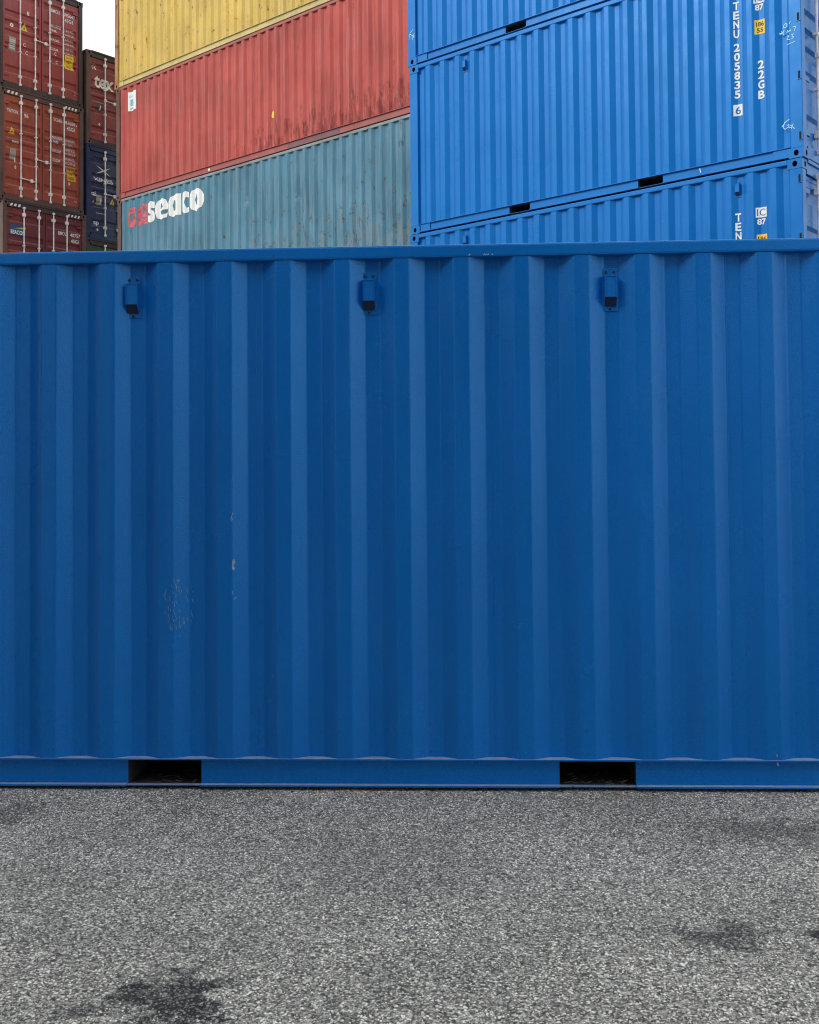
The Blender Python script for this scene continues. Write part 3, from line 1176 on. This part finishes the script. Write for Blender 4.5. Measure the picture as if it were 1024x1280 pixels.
# ------------------------------------------------------------------ the yellow, red and teal stack
gR = "forty foot containers in the middle stack"
zR = [GZ + i * (H96 + TW) for i in range(5)]
pR = dict(L=12.192, H=H96, p0=.14, P=.2785, D=.045, deck=.165, xb=12.0)


def mid(i, label, mat, dx=0.0, **kw):
    o = R_ORG + dX * dx
    return make_container(label, mat, (o.x, o.y, zR[i]), YAW, group=gR, **pR, **kw)


mid(0, "container at the foot of the middle stack, hidden behind the near container", P_TEAL, doors=False, simple=True)
mid(1, "second container up in the middle stack, hidden behind the near container", P_RED, doors=False, simple=True)
T = mid(2, "weathered teal container with red and white lettering under the faded red one", P_TEAL, .09, doors=False,
        rail_mat=P_TEALR, post_mat=P_BROWN, nz=26, warp=.007, seed=4, pockets=None,
        dents=((5.0, 2.05, .10, .16, .05), (6.7, 1.85, .14, .10, .035), (4.1, 1.9, .1, .2, .02), (8.2, .6, .5, .3, .03), (9.5, .7, .2, .3, .03), (5.6, .4, .5, .25, .025)))
RC = mid(3, "faded red container with a white sticker and dark scrapes along its foot", P_RED, .03, doors=False,
         rail_mat=P_REDR, post_mat=P_BROWN, nz=22, warp=.005, seed=9)
Y = mid(4, "faded yellow container with rust spots on top of the middle stack", P_YEL, -.03, doors=False,
        rail_mat=P_YELR, post_mat=P_YPOST, nz=22, warp=.006, seed=2)

s = T["side"]
s.text("G", .40, 2.10, .42, .52, M_RED, .075, .004)
s.text("E", .87, 2.10, .37, .52, M_RED, .075, .004)
# lower-case logo word: heavy faceted letters with small counters
GLYPH = {
    "s": ([(0, .05), (.5, -.02), (.92, .1), (1, .32), (.85, .5), (.5, .62), (.52, .68), (.95, .66), (.95, .95), (.5, 1.02), (.12, .9), (0, .68), (.12, .5), (.5, .38), (.48, .32), (0, .35)], []),
    "e": ([(.5, -.02), (.15, .1), (0, .38), (0, .68), (.2, .93), (.5, 1.02), (.8, .92), (1, .64), (.98, .44), (.34, .41), (.42, .24), (.66, .20), (.95, .27), (.88, .06)], [(.34, .53), (.38, .76), (.54, .80), (.66, .56)]),
    "a": ([(.0, .3), (0, .65), (.2, .93), (.5, 1.02), (1, 1), (1, 0), (.64, 0), (.60, .07), (.35, -.03), (.1, .08)], [(.40, .24), (.32, .52), (.42, .78), (.60, .66), (.60, .32)]),
    "c": ([(.96, .95), (.6, 1.02), (.25, .95), (.03, .72), (0, .38), (.15, .1), (.5, -.02), (.96, .04), (.96, .27), (.68, .24), (.46, .5), (.62, .74), (.96, .70)], []),
    "o": ([(.5, -.05), (.15, .1), (0, .38), (0, .68), (.2, .93), (.5, 1.05), (.8, .93), (1, .66), (1, .36), (.85, .1)], [(.5, .20), (.35, .5), (.5, .82), (.65, .5)]),
}


def glyph_mesh(ch, x, z, w, h):
    cu = bpy.data.curves.new("glyph", 'CURVE')
    cu.dimensions = '2D'
    cu.fill_mode = 'BOTH'
    for pts in GLYPH[ch]:
        if pts:
            sp = cu.splines.new('POLY')
            sp.points.add(len(pts) - 1)
            for k, (a_, b_) in enumerate(pts):
                sp.points[k].co = (x + a_ * w, z + b_ * h, 0, 1)
            sp.use_cyclic_u = True
    o = bpy.data.objects.new("glyph", cu)
    COL.objects.link(o)
    bpy.context.view_layer.update()
    me = bpy.data.meshes.new_from_object(o.evaluated_get(bpy.context.evaluated_depsgraph_get()))
    bpy.data.objects.remove(o)
    bm = bmesh.new()
    bm.from_mesh(me)
    bmesh.ops.triangulate(bm, faces=bm.faces[:])
    bm.to_mesh(me)
    bm.free()
    return me


for ch, g0, g1 in (("s", 1.267, 1.56), ("e", 1.60, 2.103), ("a", 2.116, 2.611), ("c", 2.632, 2.925), ("o", 2.940, 3.478)):
    s.put(glyph_mesh(ch, g0 + .012, 2.11, g1 - g0 - .024, .52), "lettering", M_WHITE, .006)
s = RC["side"]
s.rect(.53, 2.20, .33, .49, "sticker", M_WHITE, .004)
s.rect(.60, 2.33, .12, .17, "sticker_print", M_CYAN, .006)
s.text("oon", .57, 2.55, .16, .05, M_CYAN, .0, .006)
s.text("ab", .60, 2.24, .12, .06, M_YELD, .0, .006)
a = [(5.98 + .06 * math.cos(t * .7) * (1 + .2 * math.sin(t * 3)), 0.90 + .085 * math.sin(t * .7)) for t in range(9)]
s.put(poly_mesh(a), "paint_blot", M_YEL, .005)
a = [(3.74 + .035 * math.cos(t * .785), .09 + .035 * math.sin(t * .785)) for t in range(8)]
RC["rail"].put(poly_mesh(a), "paint_blot", M_WHITE, .004)
RC["rail"].rect(6.45, .028, 1.6, .128, "dark_repaint", paint("dull_purple_repaint", (0.17, .065, .08), .6, seed=21), .003)

# ------------------------------------------------------------------ unseen rows behind and left of the viewer, added to shade the near wall
def aisle(x, y, yaw, k, label, mat):
    make_container(label, mat, (x, y, GZ + k * (H96 + TW)), yaw, L=12.192, H=H96, p0=.2, P=.28, deck=.165, doors=False, simple=True,
                   group="unseen containers added for shade")


for k, (nm, mt) in enumerate((("rust red", P_ORA), ("maroon", P_MAR), ("navy blue", P_NAVY), ("dark green", P_GREEN))):
    aisle(-7.0, -6.6, .0457, k, nm + " container added out of view behind the viewer for shade, level %s of its row" % ("one", "two", "three", "four")[k], mt)
    aisle(-12.6, -7.6, math.pi / 2 + math.pi, k, nm + " container added out of view at the left for shade, level %s" % ("one", "two", "three", "four")[k], mt)

# ------------------------------------------------------------------ stacks on the left, seen from their door ends
gL = "maroon containers stacked at the far left"
gM = "containers in the narrow stack between the left and the middle"


def left(zi, label, mat, H, dy, group, **kw):
    o = L_COR - dX * 12.192 - dY * (2.438 - dy)
    return make_container(label, mat, (o.x, o.y, zi), YAW, L=12.192, H=H, p0=.2, P=.28, deck=.165, group=group, simple=True, **kw)


zL = [GZ + i * (H96 + TW) for i in range(5)]
bl = (.59, 1.02, 1.44, 1.84)
left(zL[0], "container at the foot of the far left stack, hidden behind the near container", P_DMAR, H96, .05, gL, doors=False)
left(zL[1], "second container up in the far left stack, hidden behind the near container", P_MAR, H96, .05, gL, doors=False)
L3 = left(zL[2], "dark maroon container with a green and white logo, lowest visible at the far left", P_DMAR, H96, .09, gL,
          bars=bl, frame_mat=P_FRAMED, post_mat=P_FRAMEB, header_mat=P_FRAMED)
L4 = left(zL[3], "rust red container with an orange yellow sticker, in the middle of the far left stack", P_ORA, H96, 0, gL,
          bars=bl, frame_mat=P_FRAMED, post_mat=P_FRAMEB, header_mat=P_FRAMEB, handle_z=(.62, 1.2, None, None), handle_dir=(1, 1, -1, -1))
L5 = left(zL[4], "maroon container with a bright yellow sticker at the top of the far left stack", P_MAR, H96, -.03, gL,
          bars=bl, frame_mat=P_FRAMED, post_mat=P_FRAMED, header_mat=P_FRAMED, handle_z=(None, 1.45, None, None))
zM = [GZ + i * (H86 + TW) + (H96 - H86 if i else 0) for i in range(5)]
yM = 2.438 + .085
left(zM[0], "container at the foot of the narrow stack, hidden behind the near container", P_GREEN, H96, yM, gM, doors=False)
left(zM[1], "second container up in the narrow stack, hidden behind the near container", P_NAVY, H86, yM, gM, doors=False)
M3 = left(zM[2], "dark green container just showing under the navy one", P_GREEN, H86, yM, gM, bars=bl, frame_mat=P_FRAMED)
M4 = left(zM[3], "navy blue container with a white star logo under the brown red one", P_NAVY, H86, yM, gM, bars=bl,
          frame_mat=P_NAVY, header_mat=P_NAVY)
M5 = left(zM[4], "brown red container with white tex lettering on top of the narrow stack", P_TEX, H86, yM, gM, bars=bl,
          frame_mat=P_FRAMEB, header_mat=P_FRAMED)


def warning(s, u, z, w=.16):
    s.put(poly_mesh([(u, z), (u + w, z), (u + w / 2, z + w * 1.05)]), "warning_sticker", M_YEL, .004)
    s.put(poly_mesh([(u + w * .42, z + w * .2), (u + w * .6, z + w * .2), (u + w * .5, z + w * .75)]), "sticker_print", M_YELD, .0055)


def id_block(s, u, z, owner, num, chk, size):
    s.text(owner, u, z, .26, .10)
    s.text(num, u + .36, z - .0, .36, .10)
    s.text(chk, u + .78, z, .05, .10)
    s.text(size, u + .38, z - .16, .25, .10)


def weights(s, u, z, rows=5, worn=M_WORNW):
    words = [("MAX.GROSS", "32.500 KG"), ("TARE", "71.650 LB"), ("", "3.820 KG"), ("PAYLOAD", "8.420 LB"), ("", "28.680 KG"), ("CU.CAP", "63.230 LB"), ("", "76.4 CU.M")]
    for i in range(rows):
        a, b_ = words[i % len(words)]
        zz = z - i * .125
        if a:
            s.text(a, u, zz, .028 * len(a) + .06, .075, M_WHITE, .02)
        s.text(b_, u + .38, zz, .30, .062, worn, .01)


def yellow_sticker(s, u, z, m=M_YEL):
    s.rect(u, z, .26, .38, "height_sticker", m, .004)
    s.text("CAUTION", u + .03, z + .29, .19, .05, M_YELD, .0, .0055)
    s.text("9'6\"", u + .06, z + .16, .13, .08, M_YELD, .01, .0055)
    s.text("HIGH", u + .05, z + .04, .15, .07, M_YELD, .01, .0055)


# top container, left door and right door
dl, dr = L5["dl"], L5["dr"]
dl.rect(.28, 2.48, .34, .20, "logo_panel", M_LIME, .004)
dl.text("BEACON", .24, 2.36, .40, .11, M_WHITE, .02, .006)
dl.text("o", .34, 1.62, .10, .11, M_WHITE, .05)
warning(dl, .64, 1.62, .20)
dl.rect(.30, 1.02, .19, .33, "data_plate", M_PLATE, .006)
for i in range(5):
    dl.rect(.32, 1.07 + i * .05, .15, .02, "plate_print", M_WORNW, .008)
dl.text("C", .70, 1.20, .07, .09)
dl.text("C", .78, 1.02, .07, .09)
dl.text("8", .80, 2.05, .07, .11)
id_block(dr, 1.52, 2.38, "BMOU", "595647", "5", "45G1")
weights(dr, 1.50, 1.98, 6)
dr.text("C", 1.60, 1.22, .06, .09)
dr.text("C", 1.66, 1.02, .06, .09)
yellow_sticker(dr, 1.915, .95)
dr.text("o", 2.16, .30, .09, .09, M_WHITE, .08)
# middle container
dl, dr = L4["dl"], L4["dr"]
dl.text("TRITON.", .22, 2.28, .32, .09, M_WORNW, .02)
dl.text("96", .70, 2.24, .12, .11, M_WHITE, .02)
warning(dl, .27, 1.74, .18)
dl.rect(.30, 1.08, .17, .28, "data_plate", M_PLATE, .006)
dl.text("i", .44, 1.02, .03, .12, M_WHITE, .05, .009)
dl.text("ooo", .36, 1.52, .19, .05, M_WORNW, .03)
dl.text("8", .43, .84, .05, .09, M_WORNW, .03)
id_block(dr, 1.56, 2.36, "TCNU", "816592", "7", "45G1")
weights(dr, 1.52, 1.90, 7)
yellow_sticker(dr, 1.955, .84, plain("old_orange_sticker", (.62, .33, .02), .6, 0, .2, 40))
dr.text("p", 2.0, .70, .05, .10, M_WORNW, .03)
dr.rect(2.16, .30, .13, .07, "sticker", M_WHITE)
# bottom container
dl, dr = L3["dl"], L3["dr"]
dl.rect(.22, 2.02, .44, .28, "logo_panel", M_NAVYP, .004)
dl.put(poly_mesh([(.34, 2.20), (.66, 2.22), (.66, 2.27)]), "logo_print", M_LIME, .0055)
dl.text("BEACON", .24, 2.05, .40, .11, M_WHITE, .03, .0055)
id_block(dr, 1.60, 2.24, "BMOU", "407577", "0", "45G1")

for c, zz, o_ in ((L4, H96, 0), (L3, H96, 0)):
    h = c["header"]
    for k in range(3):
        h.put(poly_mesh([(.20 + k * .11, H96 - .13), (.26 + k * .11, H96 - .13), (.29 + k * .11, H96 - .06), (.23 + k * .11, H96 - .06)]), "height_mark", M_WHITE, .004)
    for k in range(4):
        h.put(poly_mesh([(1.86 + k * .10, H96 - .13), (1.91 + k * .10, H96 - .13), (1.94 + k * .10, H96 - .06), (1.89 + k * .10, H96 - .06)]), "height_mark", M_WHITE, .004)

# narrow stack: brown red on top
dl = M5["dl"]
dl.text("tex", .27, 1.62, .62, .34, M_WHITE, .03, .006)
dl.text("96", .20, 2.10, .14, .13, M_WORNW, .02)
dl.rect(.33, .98, .20, .28, "data_plate", P_FRAMEB, .006)
dl.text("i", .44, 1.02, .04, .12, M_WHITE, .05, .009)
dl.text("o", .40, .58, .06, .07, M_WHITE, .06)
dl = M4["dl"]
star = []
for a0, ln in ((28, .25), (152, .27), (205, .28), (332, .28)):
    r0 = math.radians(a0)
    d = Vector((math.cos(r0), math.sin(r0)))
    n_ = Vector((-d.y, d.x)) * .022
    c0 = Vector((.56, 1.94))
    star.append([c0 - n_, c0 + d * ln, c0 + n_])
for tri in star:
    dl.put(poly_mesh([tuple(q) for q in tri]), "logo_print", M_WHITE, .006)
dl.text("XINES", .25, 1.62, .62, .12, M_WHITE, .02)
dl.text("cai", .20, 1.20, .13, .14, M_WORNW, .03)
dl.rect(.33, .98, .19, .28, "data_plate", M_PLATE, .006)
dl.text("i", .45, 1.02, .04, .12, M_WHITE, .05, .009)
dl.text("o", .22, 1.0, .06, .07, M_WHITE, .06)
warning(dl, .76, 1.05, .16)
dl.text("www.xi", .32, .72, .30, .05, M_WORNW, .0)
dl.text("ap", .26, .38, .17, .13, M_WORNW, .03)
dl.text("o", .34, .25, .06, .06, M_WHITE, .06)
